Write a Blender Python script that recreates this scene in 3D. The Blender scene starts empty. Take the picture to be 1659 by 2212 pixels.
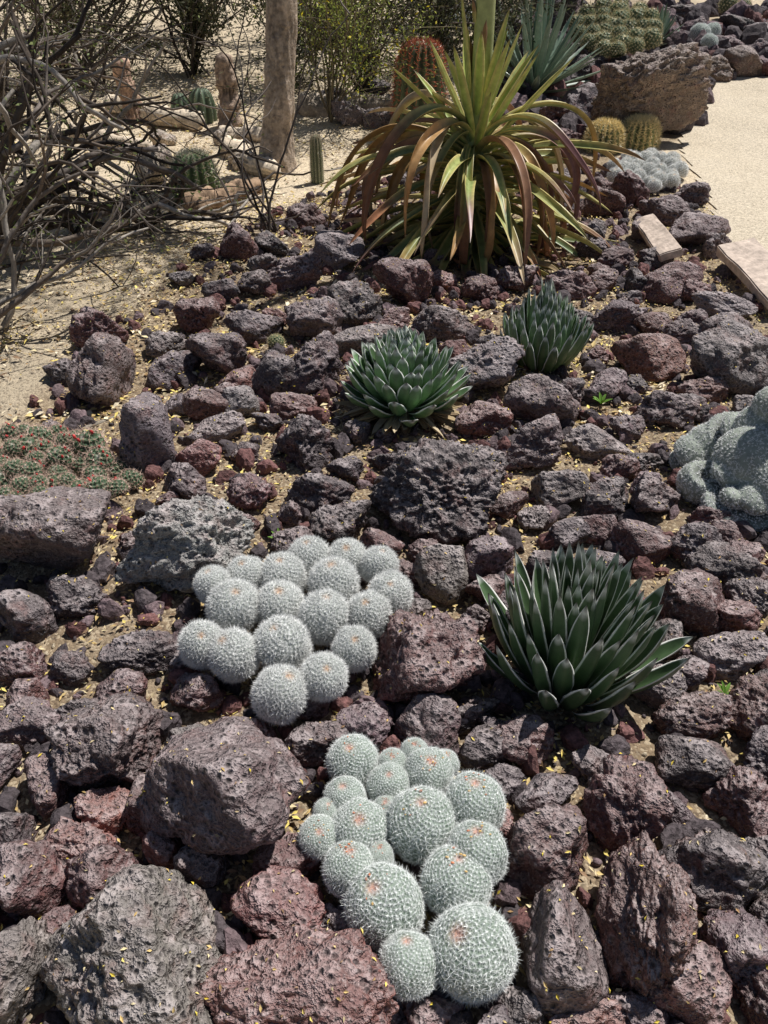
import bpy, bmesh, math, random
import numpy as np
from mathutils import Vector, Matrix, noise, Euler
random.seed(7); rng=np.random.default_rng(7)
SC=bpy.context.scene; COL=SC.collection
# ---------------------------------------------------------------- camera
CH=1.6; PITCH=math.radians(38); FP=1106/math.tan(math.radians(33))
cd=bpy.data.cameras.new("camera"); cam=bpy.data.objects.new("camera",cd); COL.objects.link(cam)
cd.sensor_fit='VERTICAL'; cd.sensor_height=24; cd.lens=12/math.tan(math.radians(33))
cam.location=(0,0,CH); cam.rotation_euler=(math.pi/2-PITCH,0,0); cd.clip_start=.02; cd.clip_end=500
SC.camera=cam
def gz(x,y):
    return (0.018*np.sin(3.1*x+1)*np.sin(2.3*y+.5)+0.010*np.sin(7.3*x+2*y)*np.sin(6.1*y-1.7*x)
            +0.09*np.maximum(0,y-7.0)+0.0*x)
def P(u,v,z=0.0):
    "survey point of the photograph -> world position at height z over the ground"
    xb=(u-829.5)/FP; yb=(v-1106)/FP
    dx=xb; dy=math.cos(PITCH)-yb*math.sin(PITCH); dz=-math.sin(PITCH)-yb*math.cos(PITCH)
    g=0.0
    for _ in range(25):
        t=(CH-(g+z))/max(1e-3,-dz); t=min(t,40)
        g=.5*g+.5*float(gz(dx*t,dy*t))
    return Vector((dx*t,dy*t,CH+dz*t)), t
# ---------------------------------------------------------------- mesh helpers
def mk_mesh(name,V,FL,C=None,mat=None,smooth=True):
    me=bpy.data.meshes.new(name)
    V=np.asarray(V,dtype=np.float32)
    FL=[np.asarray(f,dtype=np.int32) for f in FL if len(f)]
    me.vertices.add(len(V)); me.vertices.foreach_set("co",V.ravel())
    loops=np.concatenate([f.ravel() for f in FL]); tot=np.concatenate([np.full(len(f),f.shape[1]) for f in FL])
    st=np.concatenate([[0],np.cumsum(tot)[:-1]])
    me.loops.add(len(loops)); me.loops.foreach_set("vertex_index",loops.astype(np.int32))
    me.polygons.add(len(tot)); me.polygons.foreach_set("loop_start",st.astype(np.int32))
    me.polygons.foreach_set("loop_total",tot.astype(np.int32))
    me.polygons.foreach_set("use_smooth",np.full(len(tot),smooth))
    me.update(calc_edges=True); me.validate()
    if C is not None:
        a=me.color_attributes.new("Col",'FLOAT_COLOR','POINT')
        C=np.asarray(C,dtype=np.float32); C=np.concatenate([C,np.ones((len(C),1),np.float32)],1)
        a.data.foreach_set("color",C.ravel())
    if mat: me.materials.append(mat)
    return me
class MB:
    def __init__(s): s.V=[];s.F={};s.C=[];s.n=0
    def add(s,V,F,C=None):
        V=np.asarray(V,float); F=np.asarray(F,int)
        s.V.append(V); s.F.setdefault(F.shape[1],[]).append(F+s.n)
        if C is not None:
            C=np.asarray(C,float)
            if C.ndim==1: C=np.tile(C,(len(V),1))
            s.C.append(C)
        s.n+=len(V)
    def mesh(s,name,mat,smooth=True):
        return mk_mesh(name,np.concatenate(s.V),[np.concatenate(f) for f in s.F.values()],
                       np.concatenate(s.C) if s.C else None,mat,smooth)
def ob(name,data,loc=(0,0,0),parent=None,rot=None,scale=None,label=None,cat=None,group=None,kind=None):
    o=bpy.data.objects.new(name,data); COL.objects.link(o); o.location=loc
    if rot is not None: o.rotation_euler=rot
    if scale is not None: o.scale=scale
    if parent: o.parent=parent
    if label: o["label"]=label
    if cat: o["category"]=cat
    if group: o["group"]=group
    if kind: o["kind"]=kind
    return o
def tube(pts,rad,k=6,wob=0):
    pts=np.asarray(pts,float); n=len(pts); rad=np.broadcast_to(rad,(n,)).astype(float)
    T=np.gradient(pts,axis=0); T/=np.linalg.norm(T,axis=1,keepdims=True)+1e-9
    m=T.mean(0); ref=np.array([1,0,0.]) if abs(m[0])<abs(m[2]) or abs(m[0])<abs(m[1]) else np.array([0,0,1.])
    if abs(np.dot(m,ref))>.8*np.linalg.norm(m): ref=np.array([0,1.,0])
    S=np.cross(T,ref); S/=np.linalg.norm(S,axis=1,keepdims=True)+1e-9
    N=np.cross(T,S)
    a=np.linspace(0,2*math.pi,k,endpoint=False)
    V=pts[:,None,:]+rad[:,None,None]*(np.cos(a)[None,:,None]*S[:,None,:]+np.sin(a)[None,:,None]*N[:,None,:])
    i=np.arange(n-1)[:,None]*k; j=np.arange(k)[None,:]; j2=(j+1)%k
    F=np.stack([i+j,i+j2,i+k+j2,i+k+j],-1).reshape(-1,4)
    return V.reshape(-1,3),F
# ---------------------------------------------------------------- materials
def newmat(name):
    m=bpy.data.materials.new(name); m.use_nodes=True; nt=m.node_tree
    b=nt.nodes["Principled BSDF"]; return m,nt,b
def nd(nt,t,**k):
    n=nt.nodes.new(t)
    for a,v in k.items(): setattr(n,a,v)
    return n
def mixc(nt,fac,a,b,mode='MIX'):
    n=nd(nt,"ShaderNodeMix",data_type='RGBA',blend_type=mode)
    for sock,val in ((0,fac),(6,a),(7,b)):
        if isinstance(val,bpy.types.NodeSocket): nt.links.new(val,n.inputs[sock])
        elif sock==0: n.inputs[0].default_value=val
        else: n.inputs[sock].default_value=(*val,1)
    return n.outputs[2]
def tex(nt,kind,vec,scale,**k):
    n=nd(nt,kind); nt.links.new(vec,n.inputs["Vector"]); n.inputs["Scale"].default_value=scale
    for a,v in k.items():
        if a in n.inputs: n.inputs[a].default_value=v
        else: setattr(n,a,v)
    return n
def ramp(nt,fac,stops):
    n=nd(nt,"ShaderNodeValToRGB"); nt.links.new(fac,n.inputs[0]); e=n.color_ramp.elements
    while len(e)<len(stops): e.new(.5)
    for i,(p,c) in enumerate(stops):
        e[i].position=p; e[i].color=(c,c,c,1) if not isinstance(c,tuple) else (*c,1)
    return n.outputs[0]
def math_(nt,op,a,b=None):
    n=nd(nt,"ShaderNodeMath",operation=op)
    for i,v in enumerate((a,b)):
        if v is None: continue
        if isinstance(v,bpy.types.NodeSocket): nt.links.new(v,n.inputs[i])
        else: n.inputs[i].default_value=v
    return n.outputs[0]
def bump(nt,b,h,strength,dist):
    n=nd(nt,"ShaderNodeBump"); n.inputs["Strength"].default_value=strength; n.inputs["Distance"].default_value=dist
    nt.links.new(h,n.inputs["Height"]); nt.links.new(n.outputs[0],b.inputs["Normal"])
def pos(nt): return nd(nt,"ShaderNodeNewGeometry").outputs["Position"]
def rock_mat():
    m,nt,b=newmat("lava_rock"); L=nt.links; p=pos(nt); oi=nd(nt,"ShaderNodeObjectInfo")
    n1=tex(nt,"ShaderNodeTexNoise",p,16,Detail=5,Roughness=.65)
    n2=tex(nt,"ShaderNodeTexNoise",p,100,Detail=3,Roughness=.7)
    v1=tex(nt,"ShaderNodeTexVoronoi",p,140); v2=tex(nt,"ShaderNodeTexVoronoi",p,60)
    pit1=ramp(nt,v1.outputs["Distance"],[(.0,0),(.44,1)]); pit2=ramp(nt,v2.outputs["Distance"],[(.12,0),(.46,1)])
    mask=ramp(nt,n1.outputs[0],[(.38,0),(.54,1)])
    c=mixc(nt,1.0,oi.outputs["Color"],ramp(nt,n1.outputs[0],[(.25,.6),(.75,1.5)]),'MULTIPLY')
    sc_=nd(nt,"ShaderNodeSeparateColor"); L.new(n1.outputs["Color"],sc_.inputs[0])
    c=mixc(nt,ramp(nt,sc_.outputs[1],[(.50,0),(.66,.45)]),c,(.26,.11,.09))
    c=mixc(nt,ramp(nt,n2.outputs[0],[(.53,0),(.70,.55)]),c,(.54,.47,.45))
    geo=nd(nt,"ShaderNodeNewGeometry"); sx=nd(nt,"ShaderNodeSeparateXYZ"); L.new(geo.outputs["Normal"],sx.inputs[0])
    toplight_dust=math_(nt,'MULTIPLY',ramp(nt,sx.outputs[2],[(.42,0),(.95,.62)]),ramp(nt,n1.outputs[0],[(.34,.2),(.60,1)]))
    c=mixc(nt,toplight_dust,c,(.55,.475,.465))  # dust on upward faces, boosted to paint sunlit tops into the colour
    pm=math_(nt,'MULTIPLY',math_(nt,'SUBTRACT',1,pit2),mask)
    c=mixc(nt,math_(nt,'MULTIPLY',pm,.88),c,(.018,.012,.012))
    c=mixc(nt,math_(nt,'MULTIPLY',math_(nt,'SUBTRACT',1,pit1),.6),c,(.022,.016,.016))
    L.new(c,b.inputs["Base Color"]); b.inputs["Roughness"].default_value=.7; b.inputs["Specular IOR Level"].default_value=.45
    h=math_(nt,'ADD',math_(nt,'MULTIPLY',pit1,.45),math_(nt,'MULTIPLY',n2.outputs[0],.9))
    h=math_(nt,'ADD',h,math_(nt,'MULTIPLY',math_(nt,'MULTIPLY',pit2,mask),1.1))
    h=math_(nt,'ADD',h,math_(nt,'MULTIPLY',n1.outputs[0],1.9))
    bump(nt,b,h,1.0,.009)
    return m
def vcol_mat(name,rough=.6,spec=.4,ns=60,amt=.25,bs=0,bd=.002,trans=0,bscale=None):
    m,nt,b=newmat(name); p=pos(nt); a=nd(nt,"ShaderNodeAttribute",attribute_name="Col")
    n=tex(nt,"ShaderNodeTexNoise",p,ns,Detail=3,Roughness=.6)
    c=mixc(nt,1.0,a.outputs[0],ramp(nt,n.outputs[0],[(.25,1-amt),(.75,1+amt)]),'MULTIPLY')
    nt.links.new(c,b.inputs["Base Color"]); b.inputs["Roughness"].default_value=rough; b.inputs["Specular IOR Level"].default_value=spec
    if bs:
        n2=tex(nt,"ShaderNodeTexNoise",p,bscale or ns,Detail=4,Roughness=.65); bump(nt,b,n2.outputs[0],bs,bd)
    if trans:
        t=nd(nt,"ShaderNodeBsdfTranslucent"); nt.links.new(c,t.inputs[0]); ms=nd(nt,"ShaderNodeMixShader"); ms.inputs[0].default_value=trans
        nt.links.new(b.outputs[0],ms.inputs[1]); nt.links.new(t.outputs[0],ms.inputs[2])
        nt.links.new(ms.outputs[0],nt.nodes["Material Output"].inputs[0])
    return m
def ground_mat(name,path=False):
    m,nt,b=newmat(name); p=pos(nt)
    n2=tex(nt,"ShaderNodeTexNoise",p,60,Detail=5,Roughness=.75)
    v=tex(nt,"ShaderNodeTexVoronoi",p,140); vc=nd(nt,"ShaderNodeSeparateColor"); nt.links.new(v.outputs["Color"],vc.inputs[0])
    if path:
        n1=tex(nt,"ShaderNodeTexNoise",p,2.5,Detail=4,Roughness=.6); base=mixc(nt,n1.outputs[0],(.58,.49,.36),(.70,.61,.48))
    else:
        a=nd(nt,"ShaderNodeAttribute",attribute_name="Col"); base=a.outputs[0]
    c=mixc(nt,1.0,base,ramp(nt,n2.outputs[0],[(.3,.6),(.7,1.4)]),'MULTIPLY')
    c=mixc(nt,ramp(nt,vc.outputs[0],[(.72,0),(.76,.6)]),c,(.66,.56,.44) if path else (.56,.46,.32))
    c=mixc(nt,ramp(nt,vc.outputs[1],[(.80,0),(.84,.5)]),c,(.22,.17,.12) if path else (.08,.055,.045))
    nt.links.new(c,b.inputs["Base Color"]); b.inputs["Roughness"].default_value=.95; b.inputs["Specular IOR Level"].default_value=.1
    h=math_(nt,'ADD',n2.outputs[0],math_(nt,'MULTIPLY',v.outputs["Distance"],-.6)); bump(nt,b,h,.8,.006)
    return m
M_rock=rock_mat()
M_body=vcol_mat("cactus_skin",.6,.3,80,.2)
M_spine=vcol_mat("cactus_spine",.35,.6,30,.1)
M_agave=vcol_mat("agave_leaf",.40,.5,35,.22,.25,.0015,bscale=120)
M_strap=vcol_mat("drooping_agave_leaf",.42,.45,22,.28,.3,.002,trans=.15)
M_wood=vcol_mat("weathered_wood",.85,.2,60,.35,.7,.004)
M_bark=vcol_mat("furrowed_bark",.9,.2,30,.55,1.0,.02,bscale=26)
M_leaf=vcol_mat("small_leaf",.6,.3,20,.3,trans=.35)
M_litter=vcol_mat("dry_litter",.8,.2,50,.2)
M_stone=vcol_mat("pale_stone",.9,.2,25,.35,.8,.008)
# ---------------------------------------------------------------- world + sun
W=bpy.data.worlds.new("World"); SC.world=W; W.use_nodes=True; nt=W.node_tree
sky=nd(nt,"ShaderNodeTexSky",sky_type='NISHITA',sun_disc=False); AZ=math.radians(50); EL=math.radians(61)
sky.sun_elevation=EL; sky.sun_rotation=AZ
nt.links.new(sky.outputs[0],nt.nodes["Background"].inputs[0]); nt.nodes["Background"].inputs[1].default_value=.05
sl=bpy.data.lights.new("sun",'SUN'); sl.energy=5; sl.angle=math.radians(.5); sl.color=(1,.975,.93)
so=bpy.data.objects.new("sun",sl); COL.objects.link(so); so.location=(4,6,10)
TS=Vector((math.sin(AZ)*math.cos(EL),math.cos(AZ)*math.cos(EL),math.sin(EL)))
so.rotation_euler=(-TS).to_track_quat('-Z','Y').to_euler()
SC.view_settings.view_transform='Standard'; SC.view_settings.look='None'; SC.view_settings.exposure=0
# ---------------------------------------------------------------- ground
def inpoly(x,y,poly):
    x=np.asarray(x);y=np.asarray(y);r=np.zeros(np.broadcast(x,y).shape,bool);n=len(poly)
    for i in range(n):
        x1,y1=poly[i];x2,y2=poly[(i+1)%n]
        c=((y1>y)!=(y2>y))&(x<(x2-x1)*(y-y1)/((y2-y1) if y2!=y1 else 1e-9)+x1); r^=c
    return r
def wp(l): return [tuple(P(u,v)[0][:2]) for u,v in l]
mound=wp([(-300,1250),(40,900),(250,690),(400,560),(560,470),(700,420),(900,380),(1100,300),(1230,170),(1330,330),(1460,390),(1560,500),(1659,700),(1900,900),(1900,2300),(-300,2300)])
pathpoly=wp([(1760,830),(1640,650),(1590,560),(1530,430),(1470,330),(1480,230),(1530,172)])+[(9,9.3),(9,1.5)]
backbed=wp([(980,250),(1090,120),(1150,20),(1900,20),(1900,150),(1530,178),(1500,300),(1280,300)])
def axis(lo,hi,a,b,fine,coarse):
    return np.concatenate([np.linspace(lo,a,coarse,endpoint=False),np.arange(a,b,fine),np.linspace(b,hi,coarse)])
xs=axis(-200,200,-3.6,4.2,.035,30); ys=axis(-60,300,-.2,9,.035,30)
X,Y=np.meshgrid(xs,ys); Z=gz(X,np.minimum(Y,60))
mm=inpoly(X,Y,mound)|inpoly(X,Y,backbed)
fn=np.array([noise.fractal(Vector((x*6,y*6,1)),1,2,4) for x,y in zip(X.ravel(),Y.ravel())]).reshape(X.shape)
ppin=inpoly(X,Y,pathpoly)
Z=Z+np.where(ppin,0,fn*.012)
ma=mm.astype(float)
for _ in range(3):
    ma[1:-1,1:-1]=(ma[1:-1,1:-1]+ma[:-2,1:-1]+ma[2:,1:-1]+ma[1:-1,:-2]+ma[1:-1,2:])/5
ma=np.clip(ma+fn*.35,0,1)[...,None]
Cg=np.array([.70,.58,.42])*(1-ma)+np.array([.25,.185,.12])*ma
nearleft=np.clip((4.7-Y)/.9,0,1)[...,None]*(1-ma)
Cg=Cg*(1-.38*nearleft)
n0,n1_=X.shape; I=np.arange(n0*n1_).reshape(n0,n1_)
Fq=np.stack([I[:-1,:-1],I[:-1,1:],I[1:,1:],I[1:,:-1]],-1).reshape(-1,4)
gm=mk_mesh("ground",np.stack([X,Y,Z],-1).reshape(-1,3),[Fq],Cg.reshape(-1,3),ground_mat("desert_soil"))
ob("ground",gm,kind="structure",label="sandy desert soil strewn with dry leaf litter",cat="ground")
xs=np.arange(0.5,9,.05); ys=np.arange(1.5,9.6,.05); X,Y=np.meshgrid(xs,ys); Z=gz(X,Y)+.008
I=np.arange(X.size).reshape(X.shape); Fq=np.stack([I[:-1,:-1],I[:-1,1:],I[1:,1:],I[1:,:-1]],-1).reshape(-1,4)
cx=(X[:-1,:-1]+.025).ravel(); cy=(Y[:-1,:-1]+.025).ravel(); Fq=Fq[inpoly(cx,cy,pathpoly)]
ob("path",mk_mesh("path",np.stack([X,Y,Z],-1).reshape(-1,3),[Fq],None,ground_mat("sandy_path",True)),kind="structure",label="pale sandy walking path beside the rock bed",cat="path")
# ---------------------------------------------------------------- rocks
ICO={}
def ico(l):
    if l not in ICO:
        bm=bmesh.new(); bmesh.ops.create_icosphere(bm,subdivisions=l,radius=1)
        ICO[l]=(np.array([v.co[:] for v in bm.verts]),np.array([[v.index for v in f.verts] for f in bm.faces])); bm.free()
    return ICO[l]
def rockV(seed,l,rough=1.):
    D,F=ico(l); r=np.random.default_rng(seed); k=r.integers(8,14)
    N=r.normal(size=(k,3)); N/=np.linalg.norm(N,axis=1,keepdims=True); d=r.uniform(.55,1.,k)
    q=np.clip(D@N.T,0,None)/d; pw=14; R=(np.sum(q**pw,1)+(1/1.2)**pw)**(-1/pw)
    V=D*R[:,None]; o=Vector(r.uniform(-50,50,3)); out=np.empty(len(V)); rr=min(1,.5+.5*rough)
    for i in range(len(V)):
        p=Vector(V[i])
        a=noise.fractal(p*1.5+o,1,2,3)*.16*rr+noise.noise(p*3.4+o)*.085*rr
        if l>2: a+=noise.fractal(p*7+o,.9,2,3)*.053*rough
        if l>3:
            a+=(noise.ridged_multi_fractal(p*3.2+o,.9,2,5,1,2)-1.2)*.042*rough
            a+=noise.fractal(p*15-o,.7,2,3)*.034*rough
            dd=noise.voronoi(p*9+o)[0][0]
            if dd<.38: a-=(.38-dd)*.18*rough*max(0,noise.noise(p*1.6-o)+.45)
        out[i]=a
    V=V*(1+out/np.maximum(.3,R))[:,None]
    V-=(V.max(0)+V.min(0))/2; V/=(V.max(0)-V.min(0))/2
    return V,F
ROCKS=[]
for s in range(28):
    V,F=rockV(100+s,5,rough=[.4,.9,1.4][s%3]); ROCKS.append(mk_mesh("lava_rock",V,[F],None,M_rock))
HERO=[]
for s in range(10):
    V,F=rockV(500+s,6,rough=[.45,1.0,.9,1.1,1.0,.6,1.6,1.1,1.5,1.5][s]); HERO.append(mk_mesh("lava_rock",V,[F],None,M_rock))
TINT={'p':(.175,.125,.132),'d':(.092,.074,.079),'r':(.255,.108,.092),'g':(.25,.215,.213),'m':(.170,.083,.078),'l':(.36,.348,.335),'t':(.27,.20,.15)}
LAB={'p':"purple-grey porous lava rock lying in the rock bed",'d':"dark charcoal pitted lava rock in the rock bed",'r':"rusty red porous lava rock in the rock bed",
 'g':"ash grey pitted lava rock in the rock bed",'m':"dark maroon lava rock in the rock bed",'l':"pale grey crusty limestone-like rock on the soil",'t':"big tan brown boulder beside the sandy path"}
placed=[]
nrock=0
def rock(u,v,w,h,c,hero=False,zs=.95,sink=.2,mesh=None,lab=None,rz=None,sc=1.0,ys=1.0):
    global nrock
    p,t=P(u,v,0); D=h*t/FP
    p,t=P(u,v,D*zs*(.5-sink)); Wd=w*t/FP*1.03*sc; D=h*t/FP*1.03*sc
    me=mesh or (HERO[nrock%10] if hero else ROCKS[nrock%28])
    o=ob("lava_rock",me,p,rot=(random.uniform(-.3,.3),random.uniform(-.3,.3),(rz if rz is not None else random.choice([0,math.pi])+random.uniform(-.45,.45))),
         scale=(Wd/2,D*ys/2,D*zs/2),label=lab or LAB[c],cat="rock",group="lava rocks in the rock bed")
    k=random.uniform(.7,1.3); tc=TINT[c]; o.color=(tc[0]*k,tc[1]*k*random.uniform(.92,1.05),tc[2]*k*random.uniform(.92,1.05),1)
    placed.append((p.x,p.y,(Wd+D)/4)); nrock+=1; return o
big=[(510,1690,345,335,'p'),(230,1595,240,240,'p'),(295,2065,400,350,'g'),(640,2150,430,260,'r'),(920,1440,245,250,'m'),(110,1150,280,240,'p'),(940,1065,290,230,'d'),(1390,1970,190,310,'m')]
for b in big: rock(*b,hero=True)
rock(395,1165,290,230,'l',hero=True,zs=1.0,sink=.2,rz=.2)
rock(1410,212,245,170,'t',hero=True,zs=1.2,sink=.12,rz=.15,ys=.62)
for b in [(600,1965,210,170,'r'),(30,2100,150,260,'g'),(60,1900,160,170,'m'),(215,1885,180,150,'m'),(230,1745,120,120,'r'),(325,1735,110,120,'m'),(60,1560,150,110,'p'),(165,1545,120,90,'d'),(20,1790,100,110,'d'),
(1190,1840,220,200,'m'),(1350,1745,160,220,'m'),(1220,2055,200,240,'p'),(1550,1880,260,190,'d'),(1595,2045,160,170,'p'),(1480,2120,190,170,'m'),(1270,2200,180,80,'r'),(1600,1725,150,160,'m'),(1180,1715,150,100,'d'),
(1500,1650,170,130,'d'),(1640,1535,120,140,'m'),(1500,1545,180,130,'m'),(1580,1415,160,100,'g'),(1495,1305,170,140,'m'),(1570,1225,190,110,'d'),(930,1590,155,150,'p'),(790,1565,125,130,'p'),(690,1600,150,110,'d'),(1045,1610,120,110,'d'),
(425,1495,130,100,'m'),(160,1290,130,100,'d'),(60,1335,150,110,'d'),(40,1430,130,100,'m'),(300,1410,170,100,'d'),(330,935,125,190,'g'),(225,800,118,190,'p'),(220,715,110,110,'m'),(955,1230,130,140,'g'),(1045,1200,140,130,'p'),(740,1125,160,120,'d'),
(825,1175,100,80,'m'),(690,1065,160,100,'d'),(540,1065,110,90,'m'),(430,985,120,80,'r'),(470,930,135,60,'g'),(655,955,130,150,'d'),(445,875,115,90,'m'),(520,870,85,90,'g'),(600,810,150,120,'d'),(670,790,160,150,'p'),(630,880,110,70,'m'),(470,770,140,120,'p'),(360,745,100,70,'g'),
(355,805,100,90,'d'),(580,910,80,60,'d'),(430,680,105,100,'m'),(550,710,140,90,'d'),(680,690,130,120,'p'),(760,660,115,120,'d'),(800,740,200,85,'g'),(960,700,140,90,'p'),(1030,795,220,150,'g'),(1170,875,170,120,'p'),(1045,905,130,90,'r'),
(1150,965,160,120,'p'),(1210,1055,135,100,'g'),(1315,1080,150,100,'d'),(1410,1070,160,110,'p'),(1300,960,165,80,'g'),(1440,885,145,90,'p'),(1390,1000,100,60,'d'),(1400,770,170,120,'r'),(1570,785,200,160,'g'),(1330,680,150,90,'p'),(1310,835,120,80,'p'),
(1565,715,130,90,'p'),(515,525,95,90,'m'),(630,590,145,95,'p'),(730,545,115,95,'g'),(870,615,140,130,'m'),(1040,625,90,70,'m'),(1450,615,150,90,'m'),(1560,660,150,60,'g'),(390,605,65,40,'g'),(480,625,90,60,'d'),(550,612,90,70,'p'),(440,545,60,45,'d'),
(1505,500,170,90,'p'),(1440,455,130,75,'p'),(1365,410,100,80,'m'),(1300,440,110,75,'m'),(1490,420,90,60,'p'),(1550,530,70,70,'g'),(1410,700,110,60,'m'),(1230,620,120,70,'m'),(1120,600,110,80,'m'),(1390,1170,150,110,'m'),(1500,1170,130,110,'d'),(1620,1290,110,110,'d'),
(1440,1380,90,90,'d'),(980,1110,100,80,'d'),(850,1000,120,60,'d'),(1100,1090,100,70,'m'),(1240,1150,140,80,'d'),(1340,1010,100,70,'m'),(1520,840,130,80,'m'),(1130,1330,120,120,'d'),(1050,1280,100,80,'m'),(880,1240,90,70,'m'),(900,1330,80,60,'d'),(1590,1330,120,100,'m'),
(740,2210,160,60,'d'),(930,2190,150,90,'m'),(1120,2180,110,100,'d'),(1650,2160,110,140,'m'),(440,1870,130,110,'d'),(150,1440,110,80,'d'),(560,2080,90,70,'d'),(100,1700,140,110,'m'),(250,2195,140,90,'d'),(1640,1640,110,120,'d'),
(1290,1140,110,80,'m'),(660,470,90,60,'m'),(590,530,80,60,'d'),(1160,680,90,60,'p'),(1420,560,90,60,'d'),(1330,560,90,60,'m'),(1280,500,80,50,'d'),(1390,500,80,60,'p')]:
    rock(*b,sc=.93 if b[1]<1250 else .98)
for b in [(1545,150,90,60,'t'),(1610,140,110,70,'t'),(1490,135,80,60,'p'),(1450,120,70,40,'d'),(1500,60,60,40,'d'),(1640,75,70,50,'d'),(1590,60,80,45,'d'),(1570,100,90,40,'p'),(1250,230,90,90,'d'),(1240,160,90,70,'d'),(1200,250,70,60,'m'),
 (1180,60,90,50,'d'),(1280,130,70,50,'d'),(1470,30,90,40,'d'),(1380,140,90,50,'p'),(800,190,90,50,'d'),(760,245,110,60,'g'),(830,260,90,50,'g'),(720,210,70,50,'d'),(790,130,70,50,'d'),(1090,60,80,50,'d'),(1640,110,80,50,'p'),(1230,300,60,50,'m'),(1300,405,60,50,'m')]:
    rock(*b,lab="rough lava rock edging the garden bed" )
keep=[]
for u,v,r in [(1215,1460,.25),(870,880,.2),(1165,775,.18),(1010,530,.3),(620,1350,.30),(500,1400,.15),(740,1300,.15),(880,1830,.2),(940,1980,.16),(780,1700,.12),(1590,1050,.3),(120,1010,.28),(10,1020,.2),(1390,370,.25),(1330,320,.2),(600,370,.2),(1600,620,.25),(1410,540,.2)]:
    p,_=P(u,v); keep.append((p.x,p.y,r))
cell=np.array(placed+keep)
def free(x,y,r,slack):
    d=np.hypot(cell[:,0]-x,cell[:,1]-y)-cell[:,2]*slack-r*slack
    return d.min()>0
left=292-nrock; small=0; tries=0
while small<left and tries<30000:
    tries+=1
    u=random.uniform(-60,1720); v=random.uniform(380,2260)
    p,t=P(u,v)
    if not inpoly(p.x,p.y,mound) or (u<300 and v<1500 and random.random()<.6) : continue
    r=random.uniform(.028,.05)*(1+.25*(tries<3000))*(1 if v>900 else 1.3)
    if not free(p.x,p.y,r,.72): continue
    px=2*r*FP/t
    rock(u,v,px*random.uniform(1,1.4),px*random.uniform(.8,1.1),random.choice('pddmmdgpr')); small+=1
    cell=np.vstack([cell,[p.x,p.y,r]])
RB=[rockV(900+i,3) for i in range(8)]; RB2=[rockV(950+i,2) for i in range(6)]
def scatter(name,n,poly,r0,r1,src,cols,label,mat,bounds,power=1.6,zoff=.2,ex=2.5,sm=True):
    mb=MB(); k=0; x0,x1,y0,y1=bounds; tt=0
    while k<n and tt<n*20:
        tt+=1
        x=random.uniform(x0,x1); y=y0+(y1-y0)*random.random()**power
        if poly is not None and not inpoly(x,y,poly): continue
        if x<-.9 and y<5.5 and random.random()<.4: continue
        r=r0+(r1-r0)*random.random()**ex
        if r>.03 and not free(x,y,r,.55): continue
        V,F=src[k%len(src)]; R=np.array(Euler((random.uniform(0,6),random.uniform(0,6),random.uniform(0,6))).to_matrix())
        V=(V*np.array([1,random.uniform(.6,1),random.uniform(.5,.9)])*r)@R.T+np.array([x,y,float(gz(x,y))+r*zoff])
        c=np.array(random.choice(cols))*random.uniform(.7,1.25); mb.add(V,F,c); k+=1
    return ob(name,mb.mesh(name,mat,sm),label=label,cat="gravel",kind="stuff")
rc=[TINT[k] for k in 'pdmdddmp']
M_chip=vcol_mat("lava_chip",.8,.3,80,.7,1.0,.008)
scatter("rock_rubble",3000,mound,.012,.055,RB,rc,"small lava rubble filling gaps between larger rocks",M_chip,(-3,3,.3,6.5),ex=1.6,sm=False)
scatter("gravel",7000,mound,.003,.011,RB2,rc+[(.5,.42,.3),(.6,.5,.36),(.35,.28,.2)],"fine mixed gravel on the soil of the bed",M_chip,(-2.2,2.4,.4,5),power=1.5)
scatter("background_rubble",900,backbed,.06,.20,RB,[TINT[k] for k in 'pdddm'],"jumbled dark lava rocks covering the far slope",M_chip,(0,12,5.5,18),power=1,sm=False)
def litter(name,n,bounds,cols,s0,s1,power=1.3,label=""):
    x=rng.uniform(bounds[0],bounds[1],n); y=bounds[2]+(bounds[3]-bounds[2])*rng.random(n)**power
    k=np.array([noise.noise(Vector((a*2.3,b*2.3,5)))>-.3+.5*random.random()-.2 for a,b in zip(x,y)])
    k&=~inpoly(x,y,pathpoly)
    x=x[k];y=y[k];n=len(x)
    s=rng.uniform(s0,s1,n); a=rng.uniform(0,6.28,n); asp=rng.uniform(.25,.55,n)
    dx=np.stack([np.cos(a),np.sin(a),rng.normal(0,.25,n)],1)*s[:,None]; dy=np.stack([-np.sin(a),np.cos(a),rng.normal(0,.3,n)],1)*(s*asp)[:,None]
    c=np.stack([x,y,gz(x,y)+.006+rng.random(n)*.012],1)
    lift=np.array([0,0,1])*(s*.25)[:,None]
    V=np.stack([c-dx,c-dx*.2-dy+lift*.6,c+dx+lift*.2,c-dx*.2+dy+lift*.6,],1).reshape(-1,3)
    F=np.arange(4*n).reshape(-1,4); C=np.array(cols)[rng.integers(0,len(cols),n)]*rng.uniform(.7,1.2,(n,1)); C=np.repeat(C,4,0)
    return ob(name,mk_mesh(name,V,[F],C,M_litter,False),label=label,cat="leaf litter",kind="stuff")
lc=[(.70,.53,.24),(.60,.43,.18),(.74,.62,.37),(.40,.26,.13),(.85,.68,.2),(.28,.18,.11),(.55,.44,.27)]
litter("leaf_litter",52000,(-2.4,2.4,.35,5.5),lc,.005,.012,label="dry tan and yellow fallen leaflets between rocks")
litter("dry_chips",26000,(-5,1.2,2.6,9),lc+[(.84,.72,.52)]*3,.008,.022,label="pale wood chips and dry leaves on sand")
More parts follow.
